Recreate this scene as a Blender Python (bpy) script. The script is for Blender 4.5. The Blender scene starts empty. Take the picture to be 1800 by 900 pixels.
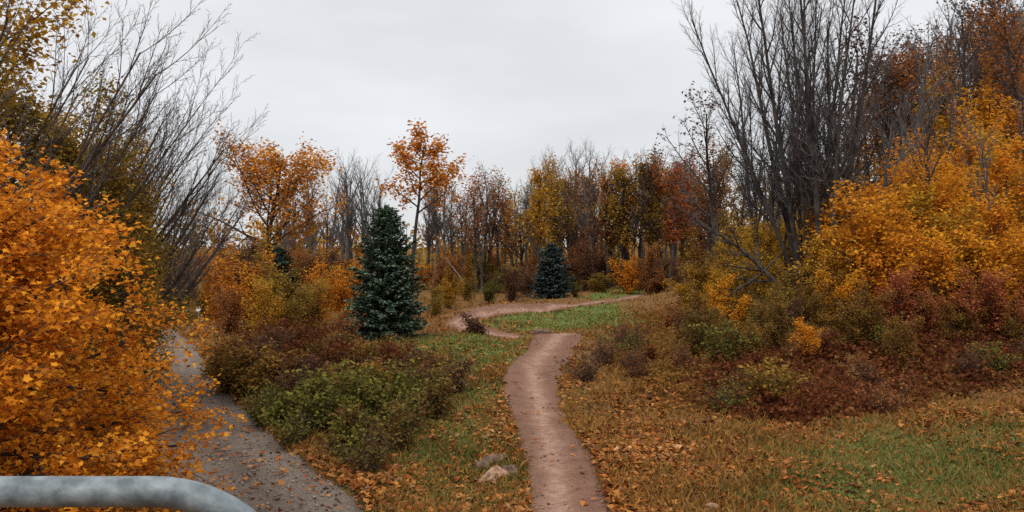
import bpy, math
import numpy as np
from mathutils import Vector

SC = bpy.context.scene
COL = SC.collection
R = math.radians

# ------------------------------------------------------------------ camera
CAM_Z, FPX = 4.5, 1559.0
cd = bpy.data.cameras.new('camera')
cam = bpy.data.objects.new('camera', cd); COL.objects.link(cam)
cd.sensor_width = 36; cd.lens = 18/math.tan(R(30)); cd.clip_start = .05; cd.clip_end = 6000
cam.location = (0, 0, CAM_Z); cam.rotation_euler = (R(90-.735), 0, 0)
SC.camera = cam

# ------------------------------------------------------------------ overcast sky, soft sun, exposure
SUN_EL, SUN_AZ = 48, 200
W = bpy.data.worlds.new('World'); SC.world = W; W.use_nodes = True
nt = W.node_tree; nt.nodes.clear()
def wn(t, **k):
    n = nt.nodes.new(t)
    for a, b in k.items(): setattr(n, a, b)
    return n
out = wn('ShaderNodeOutputWorld'); bg = wn('ShaderNodeBackground'); bg.inputs['Strength'].default_value = .1
sky = wn('ShaderNodeTexSky', sky_type='NISHITA'); sky.sun_disc = False
sky.sun_elevation = R(SUN_EL); sky.sun_rotation = R(SUN_AZ)
tc = wn('ShaderNodeTexCoord')
sep = wn('ShaderNodeSeparateXYZ'); nt.links.new(tc.outputs['Generated'], sep.inputs[0])
rp = wn('ShaderNodeValToRGB')                       # cloud deck: brighter overhead, greyer at the horizon
e = rp.color_ramp.elements
e[0].position = 0; e[0].color = (.428, .436, .45, 1)
e[1].position = 1; e[1].color = (1, .99, .98, 1)
q = e.new(.28); q.color = (.495, .499, .51, 1)
nt.links.new(sep.outputs['Z'], rp.inputs[0])
mp = wn('ShaderNodeMapping'); mp.inputs['Scale'].default_value = (1.6, 1.6, 5.5); mp.inputs['Location'].default_value = (.35, .2, .1)
nt.links.new(tc.outputs['Generated'], mp.inputs[0])
nz = wn('ShaderNodeTexNoise'); nz.inputs['Scale'].default_value = 1.6; nz.inputs['Detail'].default_value = 4; nz.inputs['Roughness'].default_value = .5
nt.links.new(mp.outputs[0], nz.inputs[0])
mr = wn('ShaderNodeMapRange'); mr.inputs[1].default_value = .3; mr.inputs[2].default_value = .7
mr.inputs[3].default_value = 12.0; mr.inputs[4].default_value = 15.0
nt.links.new(nz.outputs[0], mr.inputs[0])
sc1 = wn('ShaderNodeVectorMath', operation='SCALE')
nt.links.new(rp.outputs[0], sc1.inputs[0]); nt.links.new(mr.outputs[0], sc1.inputs['Scale'])
mx = wn('ShaderNodeMix', data_type='RGBA'); mx.inputs[0].default_value = .93
nt.links.new(sky.outputs[0], mx.inputs[6]); nt.links.new(sc1.outputs[0], mx.inputs[7])
nt.links.new(mx.outputs[2], bg.inputs[0]); nt.links.new(bg.outputs[0], out.inputs[0])

sl = bpy.data.lights.new('sun', 'SUN'); sl.energy = 1.1; sl.angle = R(25); sl.color = (1, .97, .93)
so = bpy.data.objects.new('sun', sl); COL.objects.link(so)
a_, e_ = R(SUN_AZ), R(SUN_EL)
so.rotation_euler = Vector((math.sin(a_)*math.cos(e_), math.cos(a_)*math.cos(e_), math.sin(e_))).to_track_quat('Z', 'Y').to_euler()

SC.view_settings.view_transform = 'Standard'; SC.view_settings.look = 'None'
SC.view_settings.exposure = .4; SC.view_settings.gamma = 1
SC.render.engine = 'CYCLES'
cy = SC.cycles
cy.max_bounces = 5; cy.diffuse_bounces = 3; cy.glossy_bounces = 1; cy.transmission_bounces = 3; cy.transparent_max_bounces = 4
cy.caustics_reflective = cy.caustics_refractive = False
cy.use_denoising = False; cy.use_light_tree = False

# ------------------------------------------------------------------ materials
MATS = {}
def newmat(name):
    m = bpy.data.materials.new(name); m.use_nodes = True; m.node_tree.nodes.clear(); MATS[name] = m
    t = m.node_tree
    def N(ty, **k):
        n = t.nodes.new(ty)
        for a, b in k.items(): setattr(n, a, b)
        return n
    return m, t, N, t.links.new

def ramp(N, cols, pos=None):
    r = N('ShaderNodeValToRGB'); el = r.color_ramp.elements
    pos = pos or [i/(len(cols)-1) for i in range(len(cols))]
    while len(el) < len(cols): el.new(.5)
    for q, c, p in zip(el, cols, pos): q.position = p; q.color = (*c, 1)
    return r

def leafmat(name, cols, clump=.5, nscale=.5, trans=.3, bright=1.0):
    """leaves: every leaf its own colour out of the palette, drifting from clump to clump"""
    m, t, N, L = newmat(name)
    o = N('ShaderNodeOutputMaterial'); g = N('ShaderNodeNewGeometry'); c = N('ShaderNodeTexCoord')
    nz = N('ShaderNodeTexNoise'); nz.inputs['Scale'].default_value = nscale; nz.inputs['Detail'].default_value = 2
    L(c.outputs['Object'], nz.inputs[0])
    mr = N('ShaderNodeMapRange'); mr.inputs[1].default_value = .32; mr.inputs[2].default_value = .68
    L(nz.outputs[0], mr.inputs[0])
    mi = N('ShaderNodeMix'); mi.inputs[0].default_value = clump
    L(g.outputs['Random Per Island'], mi.inputs[2]); L(mr.outputs[0], mi.inputs[3])
    rp = ramp(N, cols); L(mi.outputs[0], rp.inputs[0])
    oi = N('ShaderNodeObjectInfo'); h = N('ShaderNodeHueSaturation')
    a = N('ShaderNodeMapRange'); a.inputs[3].default_value = .495; a.inputs[4].default_value = .507; L(oi.outputs['Random'], a.inputs[0])
    b = N('ShaderNodeMath', operation='MULTIPLY_ADD'); b.inputs[1].default_value = .35*bright; b.inputs[2].default_value = .82*bright
    sp = N('ShaderNodeTexNoise'); sp.inputs['Scale'].default_value = 26; sp.inputs['Detail'].default_value = 1; L(c.outputs['Object'], sp.inputs[0])
    sm = N('ShaderNodeMath', operation='MULTIPLY_ADD'); sm.inputs[1].default_value = 1.5; sm.inputs[2].default_value = -.75; L(sp.outputs[0], sm.inputs[0])
    sa = N('ShaderNodeMath', operation='ADD'); L(g.outputs['Random Per Island'], sa.inputs[0]); L(sm.outputs[0], sa.inputs[1]); L(sa.outputs[0], b.inputs[0])
    L(a.outputs[0], h.inputs['Hue']); L(b.outputs[0], h.inputs['Value']); L(rp.outputs[0], h.inputs['Color'])
    d = N('ShaderNodeBsdfDiffuse'); tr = N('ShaderNodeBsdfTranslucent'); ms = N('ShaderNodeMixShader'); ms.inputs[0].default_value = trans
    L(h.outputs[0], d.inputs[0]); L(h.outputs[0], tr.inputs[0]); L(d.outputs[0], ms.inputs[1]); L(tr.outputs[0], ms.inputs[2])
    L(ms.outputs[0], o.inputs[0])
    return m

def bark(name, c1, c2, scale=6):
    m, t, N, L = newmat(name)
    o = N('ShaderNodeOutputMaterial'); p = N('ShaderNodeBsdfPrincipled'); c = N('ShaderNodeTexCoord')
    mp = N('ShaderNodeMapping'); mp.inputs['Scale'].default_value = (1, 1, .25); L(c.outputs['Object'], mp.inputs[0])
    nz = N('ShaderNodeTexNoise'); nz.inputs['Scale'].default_value = scale; nz.inputs['Detail'].default_value = 5; L(mp.outputs[0], nz.inputs[0])
    r = ramp(N, [c1, c2], [.35, .68]); L(nz.outputs[0], r.inputs[0]); L(r.outputs[0], p.inputs['Base Color'])
    p.inputs['Roughness'].default_value = .9; p.inputs['Specular IOR Level'].default_value = .2
    bp = N('ShaderNodeBump'); bp.inputs['Strength'].default_value = .5; bp.inputs['Distance'].default_value = .03
    L(nz.outputs[0], bp.inputs['Height']); L(bp.outputs[0], p.inputs['Normal']); L(p.outputs[0], o.inputs[0])
    return m

bark('bark_dark', (.022, .018, .016), (.075, .062, .055))
bark('bark_grey', (.05, .046, .043), (.15, .14, .13))
bark('bark_brown', (.035, .025, .018), (.10, .075, .055))
bark('twig_grey', (.075, .066, .066), (.14, .125, .125))
bark('twig_brown', (.05, .036, .028), (.12, .09, .07))
bark('dead_wood', (.20, .17, .14), (.38, .33, .28))

leafmat('leaf_maple', [(.08, .028, .010), (.36, .10, .012), (.52, .18, .015), (.60, .26, .025), (.20, .065, .014), (.44, .14, .013)], .3, 1.1, .42, 1.5)
leafmat('leaf_orange', [(.14, .05, .016), (.38, .135, .02), (.48, .205, .028), (.40, .14, .02)], .4, .4, .4, 1.3)
leafmat('leaf_rust', [(.07, .034, .018), (.19, .078, .030), (.30, .115, .034), (.25, .13, .05)], .4, .4, .4, 1.3)
leafmat('leaf_red', [(.10, .034, .016), (.25, .07, .022), (.34, .115, .028), (.20, .085, .028)], .4, .4, .4, 1.3)
leafmat('leaf_yellow', [(.12, .05, .012), (.40, .155, .015), (.54, .245, .024), (.45, .18, .015), (.20, .08, .016)], .35, .4, .45, 1.4)
leafmat('leaf_gold', [(.14, .07, .014), (.34, .17, .018), (.42, .25, .03), (.22, .12, .02)], .4, .4, .4, 1.3)
leafmat('leaf_olive', [(.075, .048, .018), (.17, .105, .026), (.27, .165, .03), (.33, .155, .022)], .4, .4, .4, 1.3)
leafmat('leaf_brown', [(.035, .021, .015), (.085, .044, .028), (.14, .068, .036), (.12, .072, .045)], .4, .8, .35, 1.2)
leafmat('leaf_green', [(.045, .036, .013), (.10, .092, .022), (.19, .17, .036), (.14, .078, .028)], .45, .8)
leafmat('leaf_mixed', [(.05, .028, .014), (.10, .085, .022), (.16, .065, .026), (.18, .15, .035), (.09, .04, .022), (.24, .12, .03)], .3, 1.6)
leafmat('leaf_bank', [(.06, .03, .016), (.24, .13, .03), (.15, .06, .024), (.34, .19, .035), (.10, .085, .024), (.26, .09, .025)], .35, .9, .35, 1.15)
leafmat('leaf_pink', [(.08, .03, .018), (.27, .075, .035), (.36, .12, .05), (.34, .15, .03)], .4, .7, .4, 1.25)
leafmat('leaf_bracken', [(.035, .014, .010), (.12, .036, .017), (.20, .068, .024), (.075, .026, .016), (.24, .11, .035)], .35, .5)
leafmat('needles', [(.020, .032, .020), (.048, .072, .046), (.086, .120, .082), (.12, .155, .115)], .3, .9, .05, 1.3)
leafmat('needles_blue', [(.024, .036, .033), (.046, .066, .062), (.085, .115, .108)], .3, .9, .05, 1.4)
leafmat('grass_green', [(.06, .064, .020), (.12, .135, .036), (.19, .185, .055), (.26, .19, .07)], .5, .3)
leafmat('pebble', [(.09, .065, .05), (.20, .14, .11), (.32, .25, .20), (.14, .10, .08)], .0, .5, .0)
leafmat('weeds', [(.06, .032, .014), (.19, .088, .024), (.30, .14, .034), (.13, .10, .026), (.24, .085, .024)], .5, .4)
leafmat('grass_dry', [(.10, .050, .017), (.22, .112, .030), (.32, .17, .048), (.14, .11, .028)], .45, .3)
leafmat('litter', [(.045, .017, .010), (.17, .048, .016), (.32, .10, .026), (.42, .18, .05), (.12, .045, .024), (.50, .28, .12)], .25, .3, .1)

def ground_mat():
    m, t, N, L = newmat('earth')
    o = N('ShaderNodeOutputMaterial'); p = N('ShaderNodeBsdfPrincipled'); c = N('ShaderNodeTexCoord')
    def noise(s, d=4):
        n = N('ShaderNodeTexNoise'); n.inputs['Scale'].default_value = s; n.inputs['Detail'].default_value = d; n.inputs['Roughness'].default_value = .65
        L(c.outputs['Object'], n.inputs[0]); return n
    at = N('ShaderNodeAttribute', attribute_name='green')
    n1, n2, n3 = noise(9), noise(3.1), noise(.6)
    br = ramp(N, [(.06, .028, .015), (.15, .07, .028), (.21, .115, .042), (.12, .075, .028)], [.3, .45, .6, .75]); L(n1.outputs[0], br.inputs[0])
    gr = ramp(N, [(.045, .055, .016), (.09, .125, .028), (.14, .165, .042), (.19, .16, .06)], [.3, .45, .58, .72]); L(n1.outputs[0], gr.inputs[0])
    ad = N('ShaderNodeMath', operation='ADD'); L(n2.outputs[0], ad.inputs[0]); L(n3.outputs[0], ad.inputs[1])
    ad2 = N('ShaderNodeMath', operation='ADD'); L(ad.outputs[0], ad2.inputs[0]); L(at.outputs['Fac'], ad2.inputs[1])
    mr = N('ShaderNodeMapRange'); mr.inputs[1].default_value = 1.25; mr.inputs[2].default_value = 1.65; L(ad2.outputs[0], mr.inputs[0])
    mi = N('ShaderNodeMix', data_type='RGBA'); L(mr.outputs[0], mi.inputs[0]); L(br.outputs[0], mi.inputs[6]); L(gr.outputs[0], mi.inputs[7])
    L(mi.outputs[2], p.inputs['Base Color']); p.inputs['Roughness'].default_value = 1; p.inputs['Specular IOR Level'].default_value = .1
    bp = N('ShaderNodeBump'); bp.inputs['Strength'].default_value = .7; bp.inputs['Distance'].default_value = .08
    L(n1.outputs[0], bp.inputs['Height']); L(bp.outputs[0], p.inputs['Normal']); L(p.outputs[0], o.inputs[0])

def dirt_mat(name, dark, mid, light, lane):
    """bare earth; 'lane' attribute: 1 on the packed line, 0 at the loose edges"""
    m, t, N, L = newmat(name)
    o = N('ShaderNodeOutputMaterial'); p = N('ShaderNodeBsdfPrincipled'); c = N('ShaderNodeTexCoord')
    def noise(s, d=5, r=.6):
        n = N('ShaderNodeTexNoise'); n.inputs['Scale'].default_value = s; n.inputs['Detail'].default_value = d; n.inputs['Roughness'].default_value = r
        L(c.outputs['Object'], n.inputs[0]); return n
    at = N('ShaderNodeAttribute', attribute_name='lane')
    n1, n2 = noise(1.4), noise(22, 3, .7)
    r = ramp(N, [dark, mid, light], [.2, .52, .85])
    s1 = N('ShaderNodeMath', operation='MULTIPLY_ADD'); s1.inputs[1].default_value = lane; L(at.outputs['Fac'], s1.inputs[0])
    s0 = N('ShaderNodeMath', operation='MULTIPLY_ADD'); s0.inputs[1].default_value = .55; s0.inputs[2].default_value = -.12
    L(n2.outputs[0], s0.inputs[0])
    s2 = N('ShaderNodeMath', operation='MULTIPLY_ADD'); s2.inputs[1].default_value = .5; L(n1.outputs[0], s2.inputs[0]); L(s0.outputs[0], s2.inputs[2])
    n3 = noise(4.5, 6, .75); w3 = N('ShaderNodeMath', operation='MULTIPLY_ADD'); w3.inputs[1].default_value = 3.4; w3.inputs[2].default_value = -.7; L(n3.outputs[0], w3.inputs[0])
    ln = N('ShaderNodeMath', operation='MULTIPLY'); L(at.outputs['Fac'], ln.inputs[0]); L(w3.outputs[0], ln.inputs[1]); L(ln.outputs[0], s1.inputs[0])
    L(s2.outputs[0], s1.inputs[2]); L(s1.outputs[0], r.inputs[0])
    L(r.outputs[0], p.inputs['Base Color']); p.inputs['Roughness'].default_value = .95; p.inputs['Specular IOR Level'].default_value = .15
    bp = N('ShaderNodeBump'); bp.inputs['Strength'].default_value = .9; bp.inputs['Distance'].default_value = .07
    ad = N('ShaderNodeMath', operation='ADD'); L(n3.outputs[0], ad.inputs[0]); L(n2.outputs[0], ad.inputs[1])
    L(ad.outputs[0], bp.inputs['Height']); L(bp.outputs[0], p.inputs['Normal']); L(p.outputs[0], o.inputs[0])
ground_mat()
dirt_mat('trail_dirt', (.125, .062, .040), (.245, .128, .086), (.41, .25, .185), .34)
dirt_mat('road_gravel', (.09, .070, .055), (.175, .135, .106), (.25, .205, .17), .2)

def simple(name, col, rough, metal=0, noise=None):
    m, t, N, L = newmat(name)
    o = N('ShaderNodeOutputMaterial'); p = N('ShaderNodeBsdfPrincipled')
    p.inputs['Roughness'].default_value = rough; p.inputs['Metallic'].default_value = metal
    if noise:
        c = N('ShaderNodeTexCoord'); nz = N('ShaderNodeTexNoise'); nz.inputs['Scale'].default_value = noise[0]; nz.inputs['Detail'].default_value = 6
        L(c.outputs['Object'], nz.inputs[0]); r = ramp(N, [col, noise[1]], [.36, .66]); L(nz.outputs[0], r.inputs[0]); L(r.outputs[0], p.inputs['Base Color'])
        bp = N('ShaderNodeBump'); bp.inputs['Strength'].default_value = noise[2]; bp.inputs['Distance'].default_value = .02
        L(nz.outputs[0], bp.inputs['Height']); L(bp.outputs[0], p.inputs['Normal'])
    else: p.inputs['Base Color'].default_value = (*col, 1)
    L(p.outputs[0], o.inputs[0])
simple('galvanised', (.085, .105, .115), .55, .2, (30, (.21, .245, .26), .2))
simple('sandstone', (.16, .085, .048), .9, 0, (9, (.40, .235, .14), .7))
simple('brownstone', (.06, .036, .024), .9, 0, (7, (.19, .115, .075), .6))
simple('sign_white', (.75, .76, .78), .6)

# ------------------------------------------------------------------ mesh helpers
def mesh(name, V, faces, mat, smooth=False, attrs=None, slots=None):
    """faces: list of (n,k) index arrays"""
    me = bpy.data.meshes.new(name)
    V = np.ascontiguousarray(V, np.float32)
    me.vertices.add(len(V)); me.vertices.foreach_set('co', V.ravel())
    idx = np.concatenate([f.ravel() for f in faces]).astype(np.int32)
    tot = np.concatenate([np.full(len(f), f.shape[1], np.int32) for f in faces])
    st = np.concatenate([[0], np.cumsum(tot)[:-1]]).astype(np.int32)
    me.loops.add(len(idx)); me.loops.foreach_set('vertex_index', idx)
    me.polygons.add(len(tot)); me.polygons.foreach_set('loop_start', st); me.polygons.foreach_set('loop_total', tot)
    if smooth: me.polygons.foreach_set('use_smooth', np.ones(len(tot), bool))
    me.update(calc_edges=True)
    for k, v in (attrs or {}).items():
        a = me.attributes.new(k, 'FLOAT', 'POINT'); a.data.foreach_set('value', np.ascontiguousarray(v, np.float32))
    for q in ([mat] if isinstance(mat, str) else mat): me.materials.append(MATS[q])
    if slots is not None: me.polygons.foreach_set('material_index', np.concatenate([np.full(len(f), m_, np.int32) for f, m_ in zip(faces, slots)]))
    return me

def norm(v): return v/np.maximum(np.linalg.norm(v, axis=-1, keepdims=True), 1e-9)

def tubes(P, rad, k):
    """P (N,n,3), rad (N,n) -> verts, quads"""
    N, n, _ = P.shape
    T = np.empty_like(P); T[:, 1:-1] = P[:, 2:]-P[:, :-2]; T[:, 0] = P[:, 1]-P[:, 0]; T[:, -1] = P[:, -1]-P[:, -2]
    T = norm(T)
    m = norm(T.mean(1)); ref = np.where(np.abs(m[:, 2:3]) < .8, np.array([[0, 0, 1.]]), np.array([[1., 0, 0]]))[:, None, :]
    U = norm(np.cross(T, np.broadcast_to(ref, T.shape))); Vv = np.cross(T, U)
    a = np.arange(k)/k*2*np.pi
    ring = U[:, :, None]*np.cos(a)[None, None, :, None] + Vv[:, :, None]*np.sin(a)[None, None, :, None]
    V = (P[:, :, None]+ring*rad[:, :, None, None]).reshape(-1, 3)
    b = (np.arange(N)*n*k)[:, None, None]; j = (np.arange(n-1)*k)[None, :, None]; q = np.arange(k)[None, None, :]; q2 = (q+1) % k
    F = np.stack([b+j+q, b+j+q2, b+j+k+q2, b+j+k+q], -1).reshape(-1, 4)
    return V, F

def join(parts):
    Vs, Fs, o = [], [], 0
    for V, F in parts:
        Vs.append(V); Fs.append(F+o); o += len(V)
    return np.concatenate(Vs), Fs

# leaf outlines: (outline verts, triangles)
LEAF = (np.array([(0, 0, 0), (.34, .45, .10), (0, 1, -.06), (-.34, .45, .10)]), np.array([(0, 1, 2), (0, 2, 3)]))
_ml = [(0, 0), (.42, .02), (.34, .26), (.62, .50), (.27, .55), (0, 1.0), (-.27, .55), (-.62, .50), (-.34, .26), (-.42, .02)]
MAPLE = (np.array([(x, y, .22*abs(x)-.12*y*y) for x, y in _ml]+[(0, .36, -.03)]),
         np.array([(10, i, (i+1) % 10) for i in range(10)]))
STRIP = (np.array([(-.09, 0, 0), (.09, 0, 0), (.07, .55, .10), (-.07, .55, .10), (0, 1, -.05)]), np.array([(0, 1, 2), (0, 2, 3), (3, 2, 4)]))

def cards(C, size, rng, tmpl=LEAF, flat=.5, down=0, dirs=None):
    """leaves at C; flat 0..1 pulls their normals upright"""
    n = len(C); size = np.broadcast_to(size, (n,))
    nr = norm(rng.normal(size=(n, 3))); nr[:, 2] = np.abs(nr[:, 2]); nr = norm(nr*(1-flat)+np.array([0, 0, 1.])*flat)
    d = rng.normal(size=(n, 3)) if dirs is None else dirs+rng.normal(size=(n, 3))*.25
    d[:, 2] -= down
    d = norm(d-(d*nr).sum(-1, keepdims=True)*nr); s = np.cross(d, nr)
    tv, tf = tmpl
    V = C[:, None]+(s[:, None]*tv[None, :, 0:1]+d[:, None]*tv[None, :, 1:2]+nr[:, None]*tv[None, :, 2:3]*rng.uniform(-.6, 2.4, (n, 1, 1)))*size[:, None, None]
    F = (np.arange(n)*len(tv))[:, None, None]+tf[None]
    return V.reshape(-1, 3), F.reshape(-1, 3)

def limbs(rng, S, D, Ln, Rd, n, wob, up, taper=.35, tip=None):
    """grow N limbs: start S, direction D, length Ln, radius Rd -> P (N,n+1,3), rad (N,n+1)"""
    N = len(S); P = np.empty((N, n+1, 3)); P[:, 0] = S; d = norm(D.copy())
    for i in range(n):
        d = d+rng.normal(size=(N, 3))*wob; d[:, 2] += up; d = norm(d)
        P[:, i+1] = P[:, i]+d*(Ln/n)[:, None]
    t = np.linspace(0, 1, n+1)[None]
    return P, Rd[:, None]*(1-(1-taper)*t)

def sprout(rng, P, rad, kids, t0, ang, ratio, prof, rr, t1=1.0, jit=.25):
    """child limbs along each parent"""
    N, n1, _ = P.shape; n = n1-1
    t = np.tile(np.linspace(t0, t1, kids)[None], (N, 1))+rng.uniform(-.5, .5, (N, kids))*(t1-t0)/max(kids, 1)
    t = np.clip(t, t0, .995)
    i = np.minimum((t*n).astype(int), n-1); f = t*n-i; b = np.arange(N)[:, None]
    A, B = P[b, i], P[b, i+1]; S = A+(B-A)*f[..., None]; T = norm(B-A)
    r = rad[b, i]*(1-f)+rad[b, i+1]*f
    ref = np.where(np.abs(T[..., 2:3]) < .9, np.array([0, 0, 1.]), np.array([1., 0, 0]))
    U = norm(np.cross(T, ref)); Vv = np.cross(T, U)
    az = np.arange(kids)[None]*2.39996+rng.uniform(0, 6.28, (N, 1))+rng.normal(size=(N, kids))*.4
    a = ang*(1+rng.normal(size=(N, kids))*jit)
    D = T*np.cos(a)[..., None]+(U*np.cos(az)[..., None]+Vv*np.sin(az)[..., None])*np.sin(a)[..., None]
    PL = np.linalg.norm(np.diff(P, axis=1), axis=-1).sum(1)[:, None]
    L = PL*ratio*prof(t)*rng.uniform(.65, 1.2, (N, kids))
    return S.reshape(-1, 3), D.reshape(-1, 3), L.ravel(), np.minimum(r*rr, r*.95).ravel()

def along(rng, P, n, spread, t0=.2):
    """n random points round the limbs"""
    N, n1, _ = P.shape
    k = rng.integers(0, N, n); t = rng.uniform(t0, 1, n)*(n1-1); i = np.minimum(t.astype(int), n1-2); f = (t-i)[:, None]
    return P[k, i]*(1-f)+P[k, i+1]*f+rng.normal(size=(n, 3))*spread

BIG = lambda t: 1-.45*t
ROUND = lambda t: np.sin(np.clip(.25+t*.75, 0, 1)*np.pi)*.75+.35
WILD = lambda t: (1.05-.5*t)*(.75+.5*np.sin(t*23+np.arange(t.shape[1])*1.7))
def make_tree(seed, H, r0, stems=1, lean=(0, 0), fan=.1, kids=(12, 9, 6), t0=.35, ang=(.8, .7, .7), ratio=(.42, .42, .4), prof=ROUND,
              wob=.07, up=(.03, .06, .03), lo=.78, leaves=0, leaf=.2, spread=.2, tmpl=LEAF, flat=.4, down=.3, segs=(12, 7, 4, 3), sides=(8, 5, 3, 3),
              skew=None, leaf_t0=.2, minr=.004, bark='bark_dark', twig='twig_grey', crown_lo=0):
    """a tree (0,0,0) up: returns the meshes of its trunk, its fine branches and its crown"""
    rng = np.random.default_rng(seed)
    a = np.arange(stems)*2.4+rng.uniform(0, 6); q = np.sqrt((np.arange(stems)+.3)/stems) if stems > 1 else np.zeros(1)
    D = np.stack([np.cos(a)*q*fan+lean[0], np.sin(a)*q*fan+lean[1], np.ones(stems)], -1)
    S = np.stack([np.cos(a)*q*r0*1.8, np.sin(a)*q*r0*1.8, np.full(stems, -.25)], -1)
    L = H*(rng.uniform(lo, 1.03, stems) if stems > 1 else np.ones(1)); rd = r0*(rng.uniform(.6, 1.1, stems) if stems > 1 else np.ones(1))
    P, rad = limbs(rng, S, D, L, rd, segs[0], wob*.6, up[0], .22)
    rad[:, 0] *= 1.35
    lev = [(P, rad)]
    for i, kd in enumerate(kids):
        S, D, L, rd = sprout(rng, P, rad, kd, t0 if i == 0 else .18, ang[i], ratio[i], prof if i == 0 else BIG, .62)
        if skew is not None and i == 0: D = D+np.array(skew)
        P, rad = limbs(rng, S, D, L, np.maximum(rd, minr), segs[min(i+1, 3)], wob*(1+.4*i), up[min(i+1, 2)], .3)
        lev.append((P, rad))
    ntr = 2
    tr = join([tubes(p, r, sides[min(i, 3)]) for i, (p, r) in enumerate(lev[:ntr])])
    out = {'trunk': mesh('trunk', tr[0], tr[1], bark, True)}
    pieces = [(tubes(p, r, sides[min(i+ntr, 3)]), 1) for i, (p, r) in enumerate(lev[ntr:])]
    if leaves:
        C = along(rng, lev[-1][0], leaves, spread, leaf_t0)
        C = C[C[:, 2] > crown_lo]
        pieces.append((cards(C, leaf*rng.uniform(.6, 1.25, len(C)), rng, tmpl, flat, down), 0))
    V, F = join([p for p, _ in pieces])
    out['crown'] = mesh('crown', V, F, ['leaf_orange' if leaves else twig, twig], slots=[m_ for _, m_ in pieces])     # twigs and leaves
    return out

def put(name, cat, label, protos, x, y, s=1, rz=0, mats=None, group=None, z=None, sz=None):
    """a thing at (x,y) on the ground, made of parts that share the prototype's mesh data"""
    o = bpy.data.objects.new(name, None); COL.objects.link(o); o.empty_display_size = .3
    o.location = (x, y, float(hz(x, y)) if z is None else z); o.rotation_euler = (0, 0, rz); o.scale = (s, s, sz or s)
    o['label'] = label; o['category'] = cat
    if group: o['group'] = group
    for part, me in protos.items():
        c = bpy.data.objects.new(part, me); COL.objects.link(c); c.parent = o
        if mats and part in mats:
            c.material_slots[0].link = 'OBJECT'; c.material_slots[0].material = MATS[mats[part]]
    return o

def single(name, me, label=None, cat=None, kind=None, loc=(0, 0, 0)):
    o = bpy.data.objects.new(name, me); COL.objects.link(o); o.location = loc
    if label: o['label'] = label
    if cat: o['category'] = cat
    if kind: o['kind'] = kind
    return o

# ------------------------------------------------------------------ terrain
def sstep(a, b, x):
    t = np.clip((x-a)/(b-a), 0, 1); return t*t*(3-2*t)

# trail: x, y, width, bank on its left side, bank on its right side
TR = np.array([(1.05, 5, 1.5, 0, 0), (1.0, 14.9, 1.48, 0, 0), (.95, 19, 1.5, 0, 0), (.62, 25, 1.6, .05, 0), (.62, 29, 1.85, .1, 0), (1.05, 33.5, 2.0, .1, 0), (1.75, 37.5, 2.1, 0, 0),
               (2.1, 40.5, 2.3, 0, 0), (1.5, 43.0, 2.2, 0, 0), (-.9, 45.0, 1.8, 0, .1), (-2.6, 47.8, 1.5, 0, .2), (-3.1, 51.8, 1.5, 0, .0), (-2.2, 55.0, 1.6, .45, 0), (-.2, 57.6, 1.7, .6, 0),
               (2.2, 60.5, 1.6, .5, 0), (4.6, 65.5, 1.3, .1, 0), (8.6, 73.5, 1.5, 0, 0), (15.5, 87, 1.5, 0, 0), (26, 100, 1.5, 0, 0)], float)
def smooth_line(P, n=16):
    out = []
    for i in range(len(P)-1):
        p0, p1, p2, p3 = P[max(i-1, 0)], P[i], P[i+1], P[min(i+2, len(P)-1)]
        t = np.linspace(0, 1, n, endpoint=False)[:, None]
        out.append(.5*((2*p1)+(-p0+p2)*t+(2*p0-5*p1+4*p2-p3)*t**2+(-p0+3*p1-3*p2+p3)*t**3))
    return np.concatenate(out+[P[-1:]])
TL = smooth_line(TR)
RD = smooth_line(np.array([(1.5, 4, 3.0, 0, 0), (-4.0, 15, 2.9, 0, 0), (-5.9, 18.5, 2.9, 0, 0), (-8.3, 23, 3.0, 0, 0), (-10.5, 27.5, 3.0, 0, 0), (-13.2, 33.5, 3.0, 0, 0), (-16.4, 41, 3.0, 0, 0),
                           (-21.5, 51, 3.0, 0, 0), (-25, 60, 3.0, 0, 0), (-40, 80, 3.0, 0, 0)], float))
def tangent(L):
    t = np.gradient(L[:, :2], axis=0); return norm(t)
TT, RT = tangent(TL), tangent(RD)
def nearest(L, T, x, y):
    """signed side distance (left +), and row index, of the closest point of the line"""
    s = np.full(x.shape, 99.); k = np.zeros(x.shape, int)
    near = (np.abs(y-50) < 70) & (np.abs(x) < 60); xs, ys = x[near], y[near]
    S = np.empty(len(xs)); K = np.empty(len(xs), int)
    for a in range(0, len(xs), 20000):
        b = slice(a, a+20000)
        d = (xs[b, None]-L[None, :, 0])**2+(ys[b, None]-L[None, :, 1])**2
        i = d.argmin(1); r = np.sqrt(d[np.arange(len(i)), i])
        sd = T[i, 0]*(ys[b]-L[i, 1])-T[i, 1]*(xs[b]-L[i, 0])
        S[b] = np.sign(sd)*r; K[b] = i
    s[near] = S; k[near] = K
    return s, k

def wave(x, y):
    return (np.sin(x*.61+y*.23+1)*np.sin(y*.47-x*.17)+.6*np.sin(x*1.31-y*.83+2)*np.sin(y*1.07+x*.4)+.3*np.sin(x*2.7+y*1.9)*np.sin(y*2.3-x*1.1))

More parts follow.
